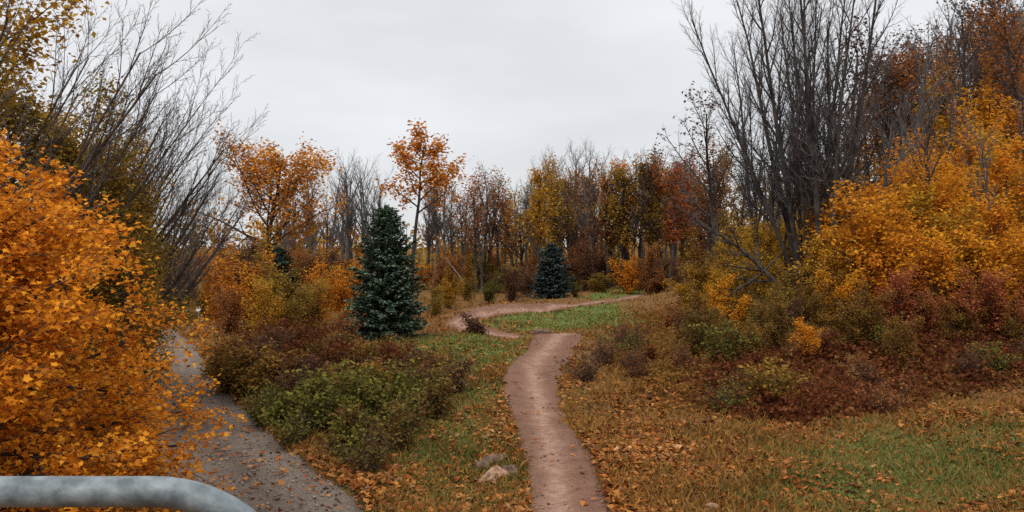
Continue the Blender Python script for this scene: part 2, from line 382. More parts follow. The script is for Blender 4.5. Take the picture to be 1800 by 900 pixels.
def base_h(x, y):
    d1 = x-(2.2+(np.clip(y, 26, 200)-26)*.19); d2 = y-(23.2+np.clip(x-4, 0, 60)*.38)
    k = 2.5; d = -k*np.log(np.exp(-np.clip(d1, -40, 90)/k)+np.exp(-np.clip(d2, -40, 90)/k))       # soft minimum
    d = np.maximum(d, 0)
    h = np.where(d < 45, .17*d+.0115*d*d, .17*45+.0115*2025+(d-45)*.25); h = 17*np.tanh(h/17)
    far = np.hypot(x, y-30)
    h = h*(1-sstep(150, 500, far))
    h = h+.10*wave(x, y)*sstep(0, 12, np.hypot(x-1, y))*(1-sstep(120, 300, far))
    h = h-14*sstep(110, 420, y-np.maximum(x, 0)*1.2)-5*sstep(-30, -140, x)
    # the roll of the trail with its jump lip
    lip = sstep(34, 40.6, y)*(1-sstep(40.8, 43.5, y))*(1-sstep(1.0, 2.6, np.abs(x-2.1)))
    return h+.42*lip

def hz(x, y, carve=False):
    x = np.atleast_1d(np.asarray(x, float)); y = np.atleast_1d(np.asarray(y, float))
    h = base_h(x, y)
    s, k = nearest(TL, TT, x, y); w = TL[k, 2]/2
    for side, c in ((1, 3), (-1, 4)):
        q = s*side; b = TL[k, c]
        h = h+b*sstep(-w*.8, w+.2, q)*(1-sstep(w+.3, w+2.4, q))
    if carve:
        h = h-.10*(1-sstep(w-.12, w+.18, np.abs(s)))
        s, k = nearest(RD, RT, x, y); w = RD[k, 2]/2
        h = h-.10*(1-sstep(w-.15, w+.2, np.abs(s)))
    return h if h.size > 1 else h[0]

def ray(px, py):
    """where the ground is seen at photo pixel (px,py): used only to lay out regions of the ground"""
    v = np.linspace(8, 200, 1500); x = (px-900)/FPX*v; z = CAM_Z-(py-430)/FPX*v
    i = np.argmax(base_h(x, v) >= z) if (base_h(x, v) >= z).any() else len(v)-1
    return x[i], v[i]
def X(px, y): return (px-900)/FPX*y
def region(pts): return np.array([ray(*p) for p in pts])
def inside(poly, x, y):
    r = np.zeros(x.shape, bool); n = len(poly)
    for i in range(n):
        (x1, y1), (x2, y2) = poly[i], poly[(i+1) % n]
        c = (y1 > y) != (y2 > y)
        r ^= c & (x < (x2-x1)*(y-y1)/(y2-y1+1e-12)+x1)
    return r

GREEN = [(region(p), a) for p, a in [
    ([(850, 578), (880, 553), (985, 545), (1090, 530), (1105, 570), (1010, 583)], 1.0),
    ([(1005, 527), (1100, 502), (1175, 494), (1178, 507), (1060, 526)], 1.0),
    ([(640, 603), (740, 590), (850, 583), (935, 594), (895, 640), (800, 690), (720, 650)], .8),
    ([(1390, 800), (1560, 775), (1810, 735), (1840, 905), (1350, 905)], 1.0),
    ([(1000, 600), (1060, 585), (1100, 560), (1150, 560), (1060, 610)], .5),
    ([(770, 700), (890, 660), (900, 780), (925, 905), (690, 905), (650, 850)], .7)]]
def greenness(x, y):
    g = np.zeros(x.shape)
    for poly, a in GREEN:
        acc = np.zeros(x.shape)
        for dx, dy in ((0, 0), (.8, 0), (-.8, 0), (0, 1.4), (0, -1.4), (.6, .9), (-.6, -.9)):
            acc += inside(poly, x+dx+.3*np.sin(y*1.7), y+dy+.4*np.sin(x*1.3))
        g = np.maximum(g, acc/7*a)
    return g

def axis(lo, hi, step, far_lo, far_hi):
    a = list(np.arange(lo, hi+1e-6, step)); s = step
    while a[-1] < far_hi: s *= 1.22; a.append(a[-1]+s)
    s = step; pre = []
    while (pre[-1] if pre else lo) > far_lo: s *= 1.22; pre.append((pre[-1] if pre else lo)-s)
    return np.array(pre[::-1]+a)
gx = axis(-20, 24, .25, -3000, 3000); gy = axis(9, 78, .28, -400, 4500)
GX, GY = np.meshgrid(gx, gy); nx, ny = len(gx), len(gy)
GZ = hz(GX.ravel(), GY.ravel(), True)
i0 = (np.arange(ny-1)[:, None]*nx+np.arange(nx-1)[None]).ravel()
single('ground', mesh('ground', np.stack([GX.ravel(), GY.ravel(), GZ], -1), [np.stack([i0, i0+1, i0+nx+1, i0+nx], -1)], 'earth', True,
                      {'green': greenness(GX.ravel(), GY.ravel())}), kind='structure')

rng0 = np.random.default_rng(12)
def ribbon(L, T, n, drop, wig):
    s = np.linspace(-1, 1, n); N = np.stack([-T[:, 1], T[:, 0]], -1)
    # resample finely
    d = np.concatenate([[0], np.cumsum(np.hypot(*np.diff(L[:, :2], axis=0).T))]); u = np.arange(0, d[-1], .2)
    Lx, Ly, Lw = (np.interp(u, d, L[:, c]) for c in (0, 1, 2)); Nx, Ny = np.interp(u, d, N[:, 0]), np.interp(u, d, N[:, 1])
    hw = Lw/2
    q1, q2 = (np.convolve(rng0.normal(size=len(u)+8), np.ones(3)/3, 'same')[4:-4] for _ in range(2)); e1 = hw+wig*(.7*q1+np.sin(u*1.9)*.5+np.sin(u*4.3+1)*.35+np.sin(u*.7)*.5+.3); e2 = hw+wig*(.7*q2+np.sin(u*2.3+2)*.5+np.sin(u*5.1)*.35+np.sin(u*.9+1)*.5+.3)
    off = np.where(s[None] > 0, s[None]*e1[:, None], s[None]*e2[:, None])
    x = Lx[:, None]+Nx[:, None]*off; y = Ly[:, None]+Ny[:, None]*off
    z = hz(x.ravel(), y.ravel()).reshape(x.shape)-drop-.03*np.exp(-((s[None]+.18*np.sin(u*.35+.6)[:, None])/.22)**2)-.05*(np.abs(s)[None]**4)
    m, k = x.shape; i = (np.arange(m-1)[:, None]*k+np.arange(k-1)[None]).ravel()
    lane = np.exp(-((s[None]+.18*np.sin(u*.35+.6)[:, None])/.34)**2)+.35*np.exp(-((np.abs(s[None])-.93)/.1)**2)*(np.sin(u*2.7)[:, None] > .2)
    return np.stack([x, y, z], -1).reshape(-1, 3), [np.stack([i, i+1, i+k+1, i+k], -1)], {'lane': lane.ravel()}
V, F, A = ribbon(TL, TT, 13, .02, .13); single('dirt_path', mesh('dirt_path', V, F, 'trail_dirt', True, A), kind='structure')
V, F, A = ribbon(RD, RT, 15, .025, .12); A['lane'] = np.abs(np.sin(np.tile(np.linspace(-1, 1, 15)*2.6, len(V)//15)))
single('gravel_road', mesh('gravel_road', V, F, 'road_gravel', True, A), kind='structure')

# ------------------------------------------------------------------ grass, dry grass, fallen leaves (stuff)
rng = np.random.default_rng(5)
def scatter(n, y0, y1, power=1.0):
    u = rng.uniform(0, 1, n)
    y = 1/(1/y0+(1/y1-1/y0)*u) if power else rng.uniform(y0, y1, n)
    x = rng.uniform(-.64, .74, n)*(y+2)
    return x, y
def off_paths(x, y, margin=0):
    s, k = nearest(TL, TT, x, y); ok = np.abs(s) > TL[k, 2]/2+margin
    s, k = nearest(RD, RT, x, y); return ok & (np.abs(s) > RD[k, 2]/2+margin)
def blades(x, y, hgt, mat, name):
    C = np.stack([x, y, hz(x, y, True)-.01], -1); n = len(x)
    D = np.concatenate([rng.normal(size=(n, 2))*.45, np.ones((n, 1))], 1); h = hgt*rng.uniform(.5, 1.3, n)*(1+.3*wave(x*1.7, y*1.7))
    w = norm(np.cross(D, rng.normal(size=(n, 3))))*(.012+.0005*y)[:, None]
    m = C+norm(D)*(h*.55)[:, None]; D[:, :2] *= 2.2; t = m+norm(D)*(h*.5)[:, None]
    V = np.stack([C-w, C+w, m+w*.7, m-w*.7, t], 1).reshape(-1, 3); b = (np.arange(n)*5)[:, None]
    return single(name, mesh(name, V, [b+np.array([[0, 1, 2, 3]]), b+np.array([[3, 2, 4]])], mat), kind='stuff')
x, y = scatter(260000, 13.5, 95); g = greenness(x, y)
k = (rng.uniform(0, 1, len(x)) < g*1.3+.05) & off_paths(x, y, -.06)
o = blades(x[k], y[k], .11+.05*np.clip(y[k]/40, 0, 1.3), 'grass_green', 'grass'); o['label'] = 'short green grass growing in patches beside the dirt trail'; o['category'] = 'grass'
x, y = scatter(150000, 13.5, 90); g = greenness(x, y)
k = (rng.uniform(0, 1, len(x)) < (1-g*.75)*.75) & off_paths(x, y, -.10)
o = blades(x[k], y[k], .15+.1*np.clip(y[k]/40, 0, 1), 'grass_dry', 'dry_grass'); o['label'] = 'tan dry grass standing among the leaf litter'; o['category'] = 'grass'
x, y = scatter(240000, 13, 62); g = greenness(x, y)
s1, k1 = nearest(TL, TT, x, y); s2, k2 = nearest(RD, RT, x, y)
on1 = np.abs(s1) < TL[k1, 2]/2; on2 = np.abs(s2) < RD[k2, 2]/2
edge = np.exp(-((np.abs(s1)-TL[k1, 2]/2-.3)/.5)**2)+1.2*np.exp(-((s2+RD[k2, 2]/2+.5)/.7)**2)
pr = np.where(on1, .008, np.where(on2, .02, np.clip(.38-.31*g+.4*edge+.22*wave(x*.9, y*.6), .05, 1)))
pr = pr*np.where(on1 | on2, 1, np.clip(.95+.75*wave(x*2.1+1, y*1.3)+.4*wave(x*5, y*4), .12, 2.2))
k = rng.uniform(0, 1, len(x)) < pr; x, y = x[k], y[k]
C = np.stack([x, y, hz(x, y)+.01+rng.uniform(0, .05, len(x))], -1)
V, F = cards(C, (.12+.0016*y)*rng.uniform(.6, 1.3, len(x)), rng, LEAF, .62)
o = single('fallen_leaves', mesh('fallen_leaves', V, [F], 'litter'), 'brown and orange leaf litter lying over the grass', 'fallen leaves', 'stuff')

# loose stones on trail and road
x, y = scatter(150000, 13, 45); s1, k1 = nearest(TL, TT, x, y); s2, k2 = nearest(RD, RT, x, y)
a1, a2 = np.abs(s1)/(TL[k1, 2]/2), np.abs(s2)/(RD[k2, 2]/2)
k = (((a1 < 1.1) & (rng.uniform(0, 1, len(x)) < .03+.28*np.clip(a1-.3, 0, 1)**2)) | ((a2 < 1.08) & (rng.uniform(0, 1, len(x)) < .22))); x, y = x[k], y[k]; n = len(x)
OC = np.array([(1, 0, 0), (0, 1, 0), (-1, 0, 0), (0, -1, 0), (0, 0, .8), (0, 0, -.8)], float); OF = np.array([(0, 1, 4), (1, 2, 4), (2, 3, 4), (3, 0, 4), (1, 0, 5), (2, 1, 5), (3, 2, 5), (0, 3, 5)])
V = np.stack([x, y, hz(x, y)-.012], -1)[:, None]+OC[None]*rng.uniform(.6, 1.3, (n, 6, 1))*(.008+.03*rng.uniform(0, 1, n)**3)[:, None, None]
single('gravel', mesh('gravel', V.reshape(-1, 3), [((np.arange(n)*6)[:, None, None]+OF[None]).reshape(-1, 3)], 'pebble'), 'small loose stones on the trail and the gravel road', 'gravel', 'stuff')

# bracken and tall weeds on the right bank, two uncountable masses
BR = [region(p) for p in ([(1180, 725), (1330, 745), (1500, 740), (1700, 700), (1840, 660), (1840, 520), (1560, 560), (1300, 530), (1190, 540), (1090, 560), (1060, 640), (1130, 690)],
                          [(1225, 690), (1290, 735), (1420, 748), (1560, 735), (1700, 700), (1850, 660), (1850, 560), (1600, 600), (1420, 620), (1270, 640)])]
def fronds(n, keep, lo, hi, leafsize, mat, name, label, steep, x0=0):
    bx = rng.uniform(x0, 34, n); by = rng.uniform(16, 62, n)
    k = keep(bx, by) & off_paths(bx, by, .5); bx, by = bx[k], by[k]; nf = len(bx)
    D = np.concatenate([rng.normal(size=(nf, 2)), np.full((nf, 1), steep)], 1)
    P, rad = limbs(rng, np.stack([bx, by, hz(bx, by)-.03], -1), D, rng.uniform(lo, hi, nf)*(1+.35*wave(bx*.8, by*.8)), np.full(nf, .006), 6, .10, -.16, .4)
    LP, LD, LS = [], [], []
    for j in range(1, 7):
        T = norm(P[:, j]-P[:, j-1]); sd = norm(np.cross(T, np.array([0, 0, 1.])))
        for sg in (-1, 1):
            LP.append(P[:, j]); LD.append(sd*sg+T*.5); LS.append(np.full(nf, leafsize*(1.05-.12*j))*rng.uniform(.6, 1.3, nf))
    V1, F1 = cards(np.concatenate(LP), np.concatenate(LS), rng, LEAF, .35, .1, np.concatenate(LD)); V2, F2 = tubes(P, rad, 3)
    single(name, mesh(name, np.concatenate([V1, V2]), [F1, F2+len(V1)], mat), label, name.replace('_', ' '), 'stuff')
fronds(44000, lambda x, y: inside(BR[1], x, y) & (rng.uniform(0, 1, len(x)) < .85+.4*wave(x*.7, y*.7)), .5, 1.15, .25, 'leaf_bracken', 'bracken', 'dark red brown bracken along the foot of the right bank', 1.2)
SHP = region([(405, 700), (500, 775), (560, 800), (640, 838), (720, 790), (790, 690), (700, 640), (600, 615), (480, 615), (400, 650)])
fronds(26000, lambda x, y: inside(BR[0], x, y) & (rng.uniform(0, 1, len(x)) < np.where(inside(BR[1], x, y), .12, .42+.35*wave(x*.6+2, y*.6))), .4, .9, .20, 'weeds', 'tall_weeds', 'withered gold brown weeds on the open part of the right bank', 1.6)
fronds(9000, lambda x, y: inside(SHP, x, y), .7, 1.5, .17, 'leaf_mixed', 'wild_stalks', 'tall green and brown stalks tangled between the shrubs left of the trail', 2.2, -14)

# ------------------------------------------------------------------ prototypes
T_BARE = [make_tree(11+i, 11, .19, kids=(15, 10, 6), t0=.42, ang=(.55, .6, .6), ratio=(.36, .40, .42), prof=BIG, wob=.06, up=(.02, .09, .05), minr=.006, bark=b, twig='twig_grey') for i, b in enumerate(('bark_grey', 'bark_dark', 'bark_grey'))]
T_LEAFY = [make_tree(31+i, 11, .24, kids=(13, 9, 6), t0=.36, ang=(.75, .7, .7), ratio=(.36, .42, .42), prof=WILD, wob=.07, up=(.02, .06, .03), minr=.007,
                     leaves=n_, leaf=.26, spread=.34, bark='bark_dark', twig='twig_brown') for i, n_ in enumerate((3400, 2200, 2800))]
T_THIN = [make_tree(51+i, 11, .21, kids=(14, 10, 6), t0=.36, ang=(.65, .7, .7), ratio=(.32, .42, .42), prof=BIG, wob=.08, up=(.02, .07, .04), minr=.006,
                    leaves=1300, leaf=.24, spread=.30, bark='bark_dark', twig='twig_grey') for i in range(2)]
T_YOUNG = [make_tree(71+i, 5.4, .06, stems=5, fan=.38, kids=(11, 8, 5), t0=.10, ang=(.8, .75, .7), ratio=(.40, .45, .42), prof=WILD, lo=.5, wob=.10, up=(.02, .03, .0), minr=.005,
                     leaves=5600, leaf=.175, spread=.19, flat=.45, bark='bark_brown', twig='twig_brown') for i in range(3)]
T_SHRUB = [make_tree(91+i, 1.6, .016, stems=11, fan=.75, lo=.35, kids=(7, 5), t0=.12, ang=(.7, .7), ratio=(.45, .5), prof=BIG, wob=.12, up=(.0, .03, .0), minr=.004,
                     leaves=1900, leaf=.14, spread=.10, flat=.4, segs=(7, 5, 3, 3), sides=(4, 3, 3, 3), bark='bark_brown', twig='twig_brown') for i in range(3)]
T_BRUSH = [make_tree(111+i, 1.25, .012, stems=18, fan=.75, lo=.4, kids=(8, 6), t0=.15, ang=(.5, .6), ratio=(.5, .5), prof=BIG, wob=.10, up=(.0, .04, .0), minr=.004,
                     leaves=700, leaf=.10, spread=.06, flat=.3, segs=(7, 5, 3, 3), sides=(4, 3, 3, 3), bark='bark_brown', twig='twig_brown') for i in range(2)]
T_CLEAR = [make_tree(171+i, 4.6, .06, stems=3, fan=.3, kids=(10, 8, 5), t0=.34, ang=(.9, .75, .7), ratio=(.42, .45, .42), prof=WILD, lo=.6, wob=.10, up=(.02, .03, .0), minr=.005,
                     leaves=2600, leaf=.19, spread=.16, flat=.45, bark='bark_dark', twig='twig_brown') for i in range(2)]
for T in (T_SHRUB, T_BRUSH):
    for d in T:
        d['stems'] = d.pop('trunk'); d['stems'].name = 'stems'; d['foliage'] = d.pop('crown'); d['foliage'].name = 'foliage'

def make_spruce(seed, H, rbase, whorls, needle='needles'):
    rng = np.random.default_rng(seed)
    P, rad = limbs(rng, np.array([[0, 0, -.1]]), np.array([[0, 0, 1.]]), np.array([H+.1]), np.array([.13]), 12, .008, .02, .08)
    trunk = mesh('trunk', *[q if i == 0 else [q] for i, q in enumerate(tubes(P, rad, 8))], 'bark_dark', True)
    S, D, L = [], [], []
    for w in range(whorls):
        t = w/whorls; z = .12+(H-.25)*t**.92; Rr = rbase*(1-t)**.52*(.90+.16*(w % 2))*min(1, .84+t)+.04
        nb = int(9+20*(1-t))
        az = np.arange(nb)/nb*6.283+rng.uniform(0, 6)+rng.normal(size=nb)*.12
        ln = Rr*rng.uniform(.72, 1.12, nb)*(1+.09*np.sin(az*3+z*2.1))
        el = .15+.75*t**1.5-.40*(1-t)+rng.normal(size=nb)*.07
        S.append(np.stack([0*az, 0*az, np.full(nb, z)+rng.normal(size=nb)*.03], -1)); D.append(np.stack([np.cos(az), np.sin(az), el], -1)); L.append(ln)
    S, D, L = np.concatenate(S), np.concatenate(D), np.concatenate(L)
    P, rad = limbs(rng, S, D, L, .012+.006*L, 6, .04, -.03, .3)
    P[:, 5:, 2] += .08*L[:, None]; P[:, 6, 2] += .08*L
    tw = tubes(P, rad, 3)
    C, DD, SZ = [], [], []
    for j in range(1, 7):
        T = norm(P[:, j]-P[:, j-1]); sd = norm(np.cross(T, np.array([0, 0, 1.])))
        for rep in range(6):
            for sg in (-1, 1):
                f = rng.uniform(0, 1, (len(P), 1)); C.append(P[:, j-1]*(1-f)+P[:, j]*f+rng.normal(size=P[:, j].shape)*.035)
                DD.append(sd*sg*rng.uniform(.4, 1.2, (len(P), 1))+T*.8+np.array([0, 0, -.12])); SZ.append((.10+.075*np.minimum(L, 1.4))*rng.uniform(.6, 1.3, len(P)))
    tipn = norm(P[:, 6]-P[:, 5]); C.append(P[:, 6]-tipn*.06); DD.append(tipn); SZ.append(.18*np.ones(len(P)))
    C, DD, SZ = np.concatenate(C), np.concatenate(DD), np.concatenate(SZ)
    V, F = cards(C, SZ, rng, LEAF, .62, 0, DD)
    top = np.array([[0, 0, H-.15]]).repeat(14, 0)+rng.normal(size=(14, 3))*.03
    V2, F2 = cards(top, .28, rng, LEAF, .0, -2.0)
    V, F = join([(V, F), (V2, F2), tw])
    return {'trunk': trunk, 'crown': mesh('crown', V, F, [needle, 'bark_dark'], slots=[0, 0, 1])}

def blob_rock(seed, sx, sy, sz_, mat='sandstone'):
    """a broken slab: a jagged outline, split-off shoulders and a rough top"""
    import bmesh
    rg = np.random.default_rng(seed); bm = bmesh.new(); n = 9
    a = np.arange(n)/n*6.283+rg.uniform(-.25, .25, n); r = rg.uniform(.62, 1.08, n); rings = []
    for f, z in ((.92, -1), (1.0, -.1), (.86, .55), (.55, .85)):
        q = r*f*(1+rg.uniform(-.10, .10, n)); rings.append([bm.verts.new((math.cos(u)*v*sx, math.sin(u)*v*sy, (z+rg.uniform(-.22, .22))*sz_)) for u, v in zip(a, q)])
    for A, B in zip(rings[:-1], rings[1:]):
        for k in range(n):
            m = (k+1) % n; bm.faces.new((A[k], A[m], B[m])); bm.faces.new((A[k], B[m], B[k]))
    c = bm.verts.new((.1*sx, -.08*sy, sz_*1.0))
    for k in range(n): bm.faces.new((rings[-1][k], rings[-1][(k+1) % n], c))
    bm.faces.new(rings[0][::-1])
    me = bpy.data.meshes.new('stone'); bm.to_mesh(me); bm.free(); me.materials.append(MATS[mat]); return me

# ------------------------------------------------------------------ the galvanised rail at the lower left
def rail():
    rr = .0245; y0, z0 = 1.42, 4.103; pts = []
    x1 = -.575; Rb = .235
    pts += [(-2.6, y0, z0)]+[(v, y0, z0) for v in np.linspace(-2.2, x1, 8)]
    for a in np.linspace(0, 90, 19)[1:]: pts.append((x1+Rb*math.sin(R(a)), y0, z0-Rb*(1-math.cos(R(a)))))
    pts += [(x1+Rb, y0, v) for v in np.linspace(z0-Rb-.2, -.2, 8)]
    V, F = tubes(np.array([pts]), np.full((1, len(pts)), rr), 32)
    o = bpy.data.objects.new('guard_rail', None); COL.objects.link(o); o.location = (x1+Rb, y0, 0)
    o['label'] = 'grey galvanised tube rail with a rounded corner'; o['category'] = 'railing'
    for nm, vv, ff in [('top_rail', V, F)]+[('post', *tubes(np.array([[(-2.6, y0, z0), (-2.6, y0, 2), (-2.6, y0, -.2)]]), np.full((1, 3), rr*.999), 24))]:
        c = bpy.data.objects.new(nm, mesh(nm, vv-np.array(o.location), [ff], 'galvanised', True)); COL.objects.link(c); c.parent = o
rail()

# ------------------------------------------------------------------ near maple at the left
def near_maple():
    rg = np.random.default_rng(404); bx_, by_ = -9.6, 10.6
    P0, r0 = limbs(rg, np.array([[0, 0, -.2]]), np.array([[0, 0, 1.]]), np.array([9.5]), np.array([.2]), 14, .02, .02, .25)
    nb = 86; zz = np.concatenate([np.linspace(.3, 2.2, 40), np.linspace(2.2, 4.3, 46)])+rg.uniform(-.1, .1, nb)
    az = np.where(rg.uniform(0, 1, nb) < .72, rg.normal(size=nb)*.55, rg.uniform(0, 6.28, nb))
    Lb = np.interp(zz, [.3, 1.8, 2.3, 2.8, 3.5, 3.9, 4.4], [5.3, 5.5, 5.35, 4.85, 4.4, 4.0, 3.6])*rg.uniform(.84, 1.0, nb)
    el = np.interp(zz, [.3, 2, 4, 5.0], [.16, .20, .24, .34])+rg.normal(size=nb)*.06
    i = np.minimum(((zz+.2)/9.7*14).astype(int), 13); S = P0[0, i]*1.0; S[:, 2] = zz
    P1, r1 = limbs(rg, S, np.stack([np.cos(az), np.sin(az), el], -1), Lb, np.full(nb, .07)*(Lb/6), 12, .07, .0, .2)
    s, d, l, r = sprout(rg, P1, r1, 20, .2, .75, .24, lambda t: 1.12-.45*t, .5)
    d[:, 2] *= .6; P2, r2 = limbs(rg, s, d, l, np.maximum(r, .006), 6, .10, .0, .35)
    s, d, l, r = sprout(rg, P2, r2, 6, .15, .8, .45, BIG, .55)
    d[:, 2] *= .6; P3, r3 = limbs(rg, s, d, l, np.maximum(r, .0035), 4, .12, -.03, .4)
    V, F = join([tubes(P0, r0, 12), tubes(P1, r1, 7)]); C = along(rg, P3, 155000, .07, .1)
    Vl, Fl = join([cards(C, rg.uniform(.04, .085, len(C)), rg, MAPLE, .42, .55), tubes(P2, r2, 4), tubes(P3, r3, 3)])
    return {'trunk': mesh('trunk', V, F, 'bark_dark', True), 'crown': mesh('crown', Vl, Fl, ['leaf_maple', 'twig_brown'], slots=[0, 1, 1])}, bx_, by_
pm, mx_, my_ = near_maple()
put('maple_tree', 'tree', 'large orange maple filling the left edge, overhanging the gravel road behind the rail', pm, mx_, my_)

# ------------------------------------------------------------------ left wood
LEANERS = [make_tree(201+i, 10, .075, stems=5, lean=(.60, .0), fan=.26, kids=(12, 8, 6), t0=.38, ang=(.42, .5, .55), ratio=(.30, .42, .42), prof=BIG, wob=.03, up=(.008, .06, .03),
                     minr=.005, skew=(.12, 0, .08), bark='bark_brown', twig='twig_grey') for i in range(2)]
for k_, (px, Y, s, rz, pr, lab) in enumerate([
        (-300, 17, 1.06, 0, 0, 'bare grey tree with leaning limbs crossing the top left corner'),
        (-150, 19, 1.02, .1, 1, 'bare grey leaning tree second from the left edge, behind the top of the orange maple'),
        (0, 23, .98, .3, 0, 'bare grey leaning tree fourth from the left edge, behind the maple top'),
        (100, 26, .88, -.25, 1, 'bare grey leaning tree between the two that frame the olive trees behind the maple'),
        (188, 29, .76, .1, 0, 'bare grey leaning tree second from the sky gap in the left wood'),
        (-70, 22, 1.0, .15, 1, 'bare grey leaning tree rising over the top of the orange maple'),
        (45, 24, .92, -.1, 0, 'bare grey leaning tree above the middle of the orange maple'),
        (150, 27, .82, .2, 1, 'bare grey leaning tree above the right flank of the orange maple'),
        (215, 31, .74, -.15, 0, 'bare grey leaning tree farthest right in the left wood, beside the sky gap')]):
    put('bare_tree', 'tree', lab, LEANERS[pr], X(px, Y), Y, s, rz, group='bare leaning trees of the left wood')
T_FINE = [make_tree(231+i, 8, .11, kids=(15, 10, 6), t0=.15, ang=(.75, .7, .7), ratio=(.40, .42, .42), prof=WILD, wob=.08, up=(.02, .06, .03), minr=.005,
                     leaves=9000, leaf=.13, spread=.22, bark='bark_dark', twig='twig_brown') for i in range(2)]
for k_, (px, Y, s, pr, mt, lab) in enumerate([
        (222, 25, .80, 1, 'leaf_gold', 'gold brown tree between the two lower olive ones beside the gravel road'),
        (150, 22, .88, 0, 'leaf_gold', 'gold brown tree rising behind the right shoulder of the orange maple'),
        (30, 18.5, .95, 0, 'leaf_olive', 'tall olive brown tree behind the orange maple at the left edge'),
        (115, 19, .84, 1, 'leaf_olive', 'olive gold tree behind the orange maple under the bare grey limbs'),
        (190, 20, .74, 0, 'leaf_olive', 'lower olive brown tree on the right flank of the left wood'),
        (250, 22, .62, 1, 'leaf_olive', 'small dark olive tree standing beside the far end of the gravel road'),
        (-40, 22, 1.35, 1, 'leaf_gold', 'gold leaved tree cut by the left edge above the orange maple')]):
    put('olive_tree', 'tree', lab, T_FINE[pr], X(px, Y), Y, s, k_*1.7, {'crown': mt})
for k_, (px, Y, s, mt, lab) in enumerate([
        (205, 27, .82, 'leaf_olive', 'dense olive brown bush between the orange maple and the far gravel road'),
        (290, 54, .85, 'leaf_olive', 'dark olive bush beyond the bend of the gravel road below the sky gap'),
        (330, 62, .75, 'leaf_rust', 'rusty bush beyond the road bend just left of the orange trees'),
        (255, 50, .9, 'leaf_brown', 'brown bush at the road bend behind the maple tip'),
        (360, 56, .72, 'leaf_olive', 'olive bush at the roadside by the small white marker'),
        (400, 66, .9, 'leaf_rust', 'rusty bush behind the orange shrub trees under the open maple'), (545, 68, .85, 'leaf_rust', 'rusty bush at the foot of the twin bare trunks'),
        (590, 66, .9, 'leaf_brown', 'brown bush at the foot of the crooked bare tree'), (640, 64, .95, 'leaf_rust', 'rusty bush just behind the left side of the big spruce'), (470, 72, 1.0, 'leaf_brown', 'brown bush behind the trunk of the open maple')]):
    put('bush', 'bush', lab, T_YOUNG[k_ % 3], X(px, Y), Y, s, k_*2.1, {'crown': mt})

# ------------------------------------------------------------------ orange group left of the spruce
OPEN = make_tree(303, 10.4, .24, kids=(17, 9, 6), t0=.38, ang=(1.02, .75, .7), ratio=(.54, .42, .4), prof=ROUND, wob=.10, up=(.02, .05, .02), minr=.007,
                 leaves=7200, leaf=.24, spread=.30, bark='bark_dark', twig='twig_brown')
put('maple_tree', 'tree', 'tall open crowned orange maple with a forked dark trunk, left of the twin bare trunks', OPEN, X(462, 60), 60, 1.0, 2.7, {'crown': 'leaf_orange'})
TOP = make_tree(307, 11.6, .19, kids=(13, 8, 6), t0=.60, ang=(1.05, .8, .8), ratio=(.31, .42, .4), prof=ROUND, wob=.08, up=(.01, .03, .02), minr=.007,
                leaves=3200, leaf=.26, spread=.22, bark='bark_dark', twig='twig_brown')
put('maple_tree', 'tree', 'slim tall maple with an orange tufted top rising behind the big spruce', TOP, X(722, 58), 58, .97, .4, {'crown': 'leaf_orange'})
for k_, (px, Y, s, sz_, mt, lab) in enumerate([
        (385, 50, .86, .86, 'leaf_orange', 'orange shrub tree at the roadside under the open maple'),
        (440, 47, .92, .95, 'leaf_orange', 'orange and yellow shrub tree with a dark stem under the open maple'),
        (500, 46, .80, .82, 'leaf_olive', 'dark olive shrub tree between the two orange ones near the spruce'),
        (465, 43, .55, .58, 'leaf_gold', 'low yellow shrub in front of the dark olive one'),
        (560, 49, .72, .82, 'leaf_orange', 'orange yellow shrub tree close to the left side of the big spruce'),
        (605, 53, .70, .80, 'leaf_yellow', 'yellow shrub tree touching the left side of the big spruce'),
        (535, 44, .55, .52, 'leaf_olive', 'low olive shrub in front of the orange one left of the spruce'),
        (400, 44, .55, .60, 'leaf_rust', 'low rust brown shrub at the road edge left of the spruce')]):
    put('shrub_tree', 'tree', lab, T_YOUNG[k_ % 3], X(px, Y), Y, s, k_*1.3, {'crown': mt}, sz=sz_)
BIGSP = make_spruce(7, 6.2, 2.0, 25)
SMALLSP = make_spruce(8, 4.6, 1.85, 18, 'needles_blue')
put('spruce_tree', 'tree', 'big dark green spruce standing left of the trail', BIGSP, X(680, 42), 42, 1, 0)
put('spruce_tree', 'tree', 'small blue green spruce beyond the red berm of the trail', SMALLSP, X(970, 74), 74, 1, 1)
put('spruce_tree', 'tree', 'little dark spruce peeping over the orange shrubs by the twin bare trunks', SMALLSP, X(492, 70), 70, .95, 2, {'crown': 'needles'})
for k_, (px, Y, s, rz, pr, lab) in enumerate([
        (532, 70, .82, 0, 0, 'left one of twin straight bare trunks beside the open orange maple'),
        (545, 71, .84, 2, 2, 'right one of twin straight bare trunks beside the open orange maple'),
        (582, 74, .88, 1, 0, 'thin bare grey tree just left of the crooked bare tree'),
        (622, 66, .92, 3, 1, 'crooked dark bare tree left of the big spruce'),
        (600, 80, .95, 5, 2, 'thin bare tree behind the crooked bare tree'),
        (652, 62, .85, 4, 0, 'thick grey bare tree above the top left of the big spruce'),
        (664, 63, .80, 1.6, 1, 'thick dark bare tree right above the tip of the big spruce'),
        (508, 80, .78, .7, 2, 'thin bare tree behind the right half of the open orange maple')]):
    put('bare_tree', 'tree', lab, T_BARE[pr], X(px, Y), Y, s, rz, group='bare trees left of the spruce')

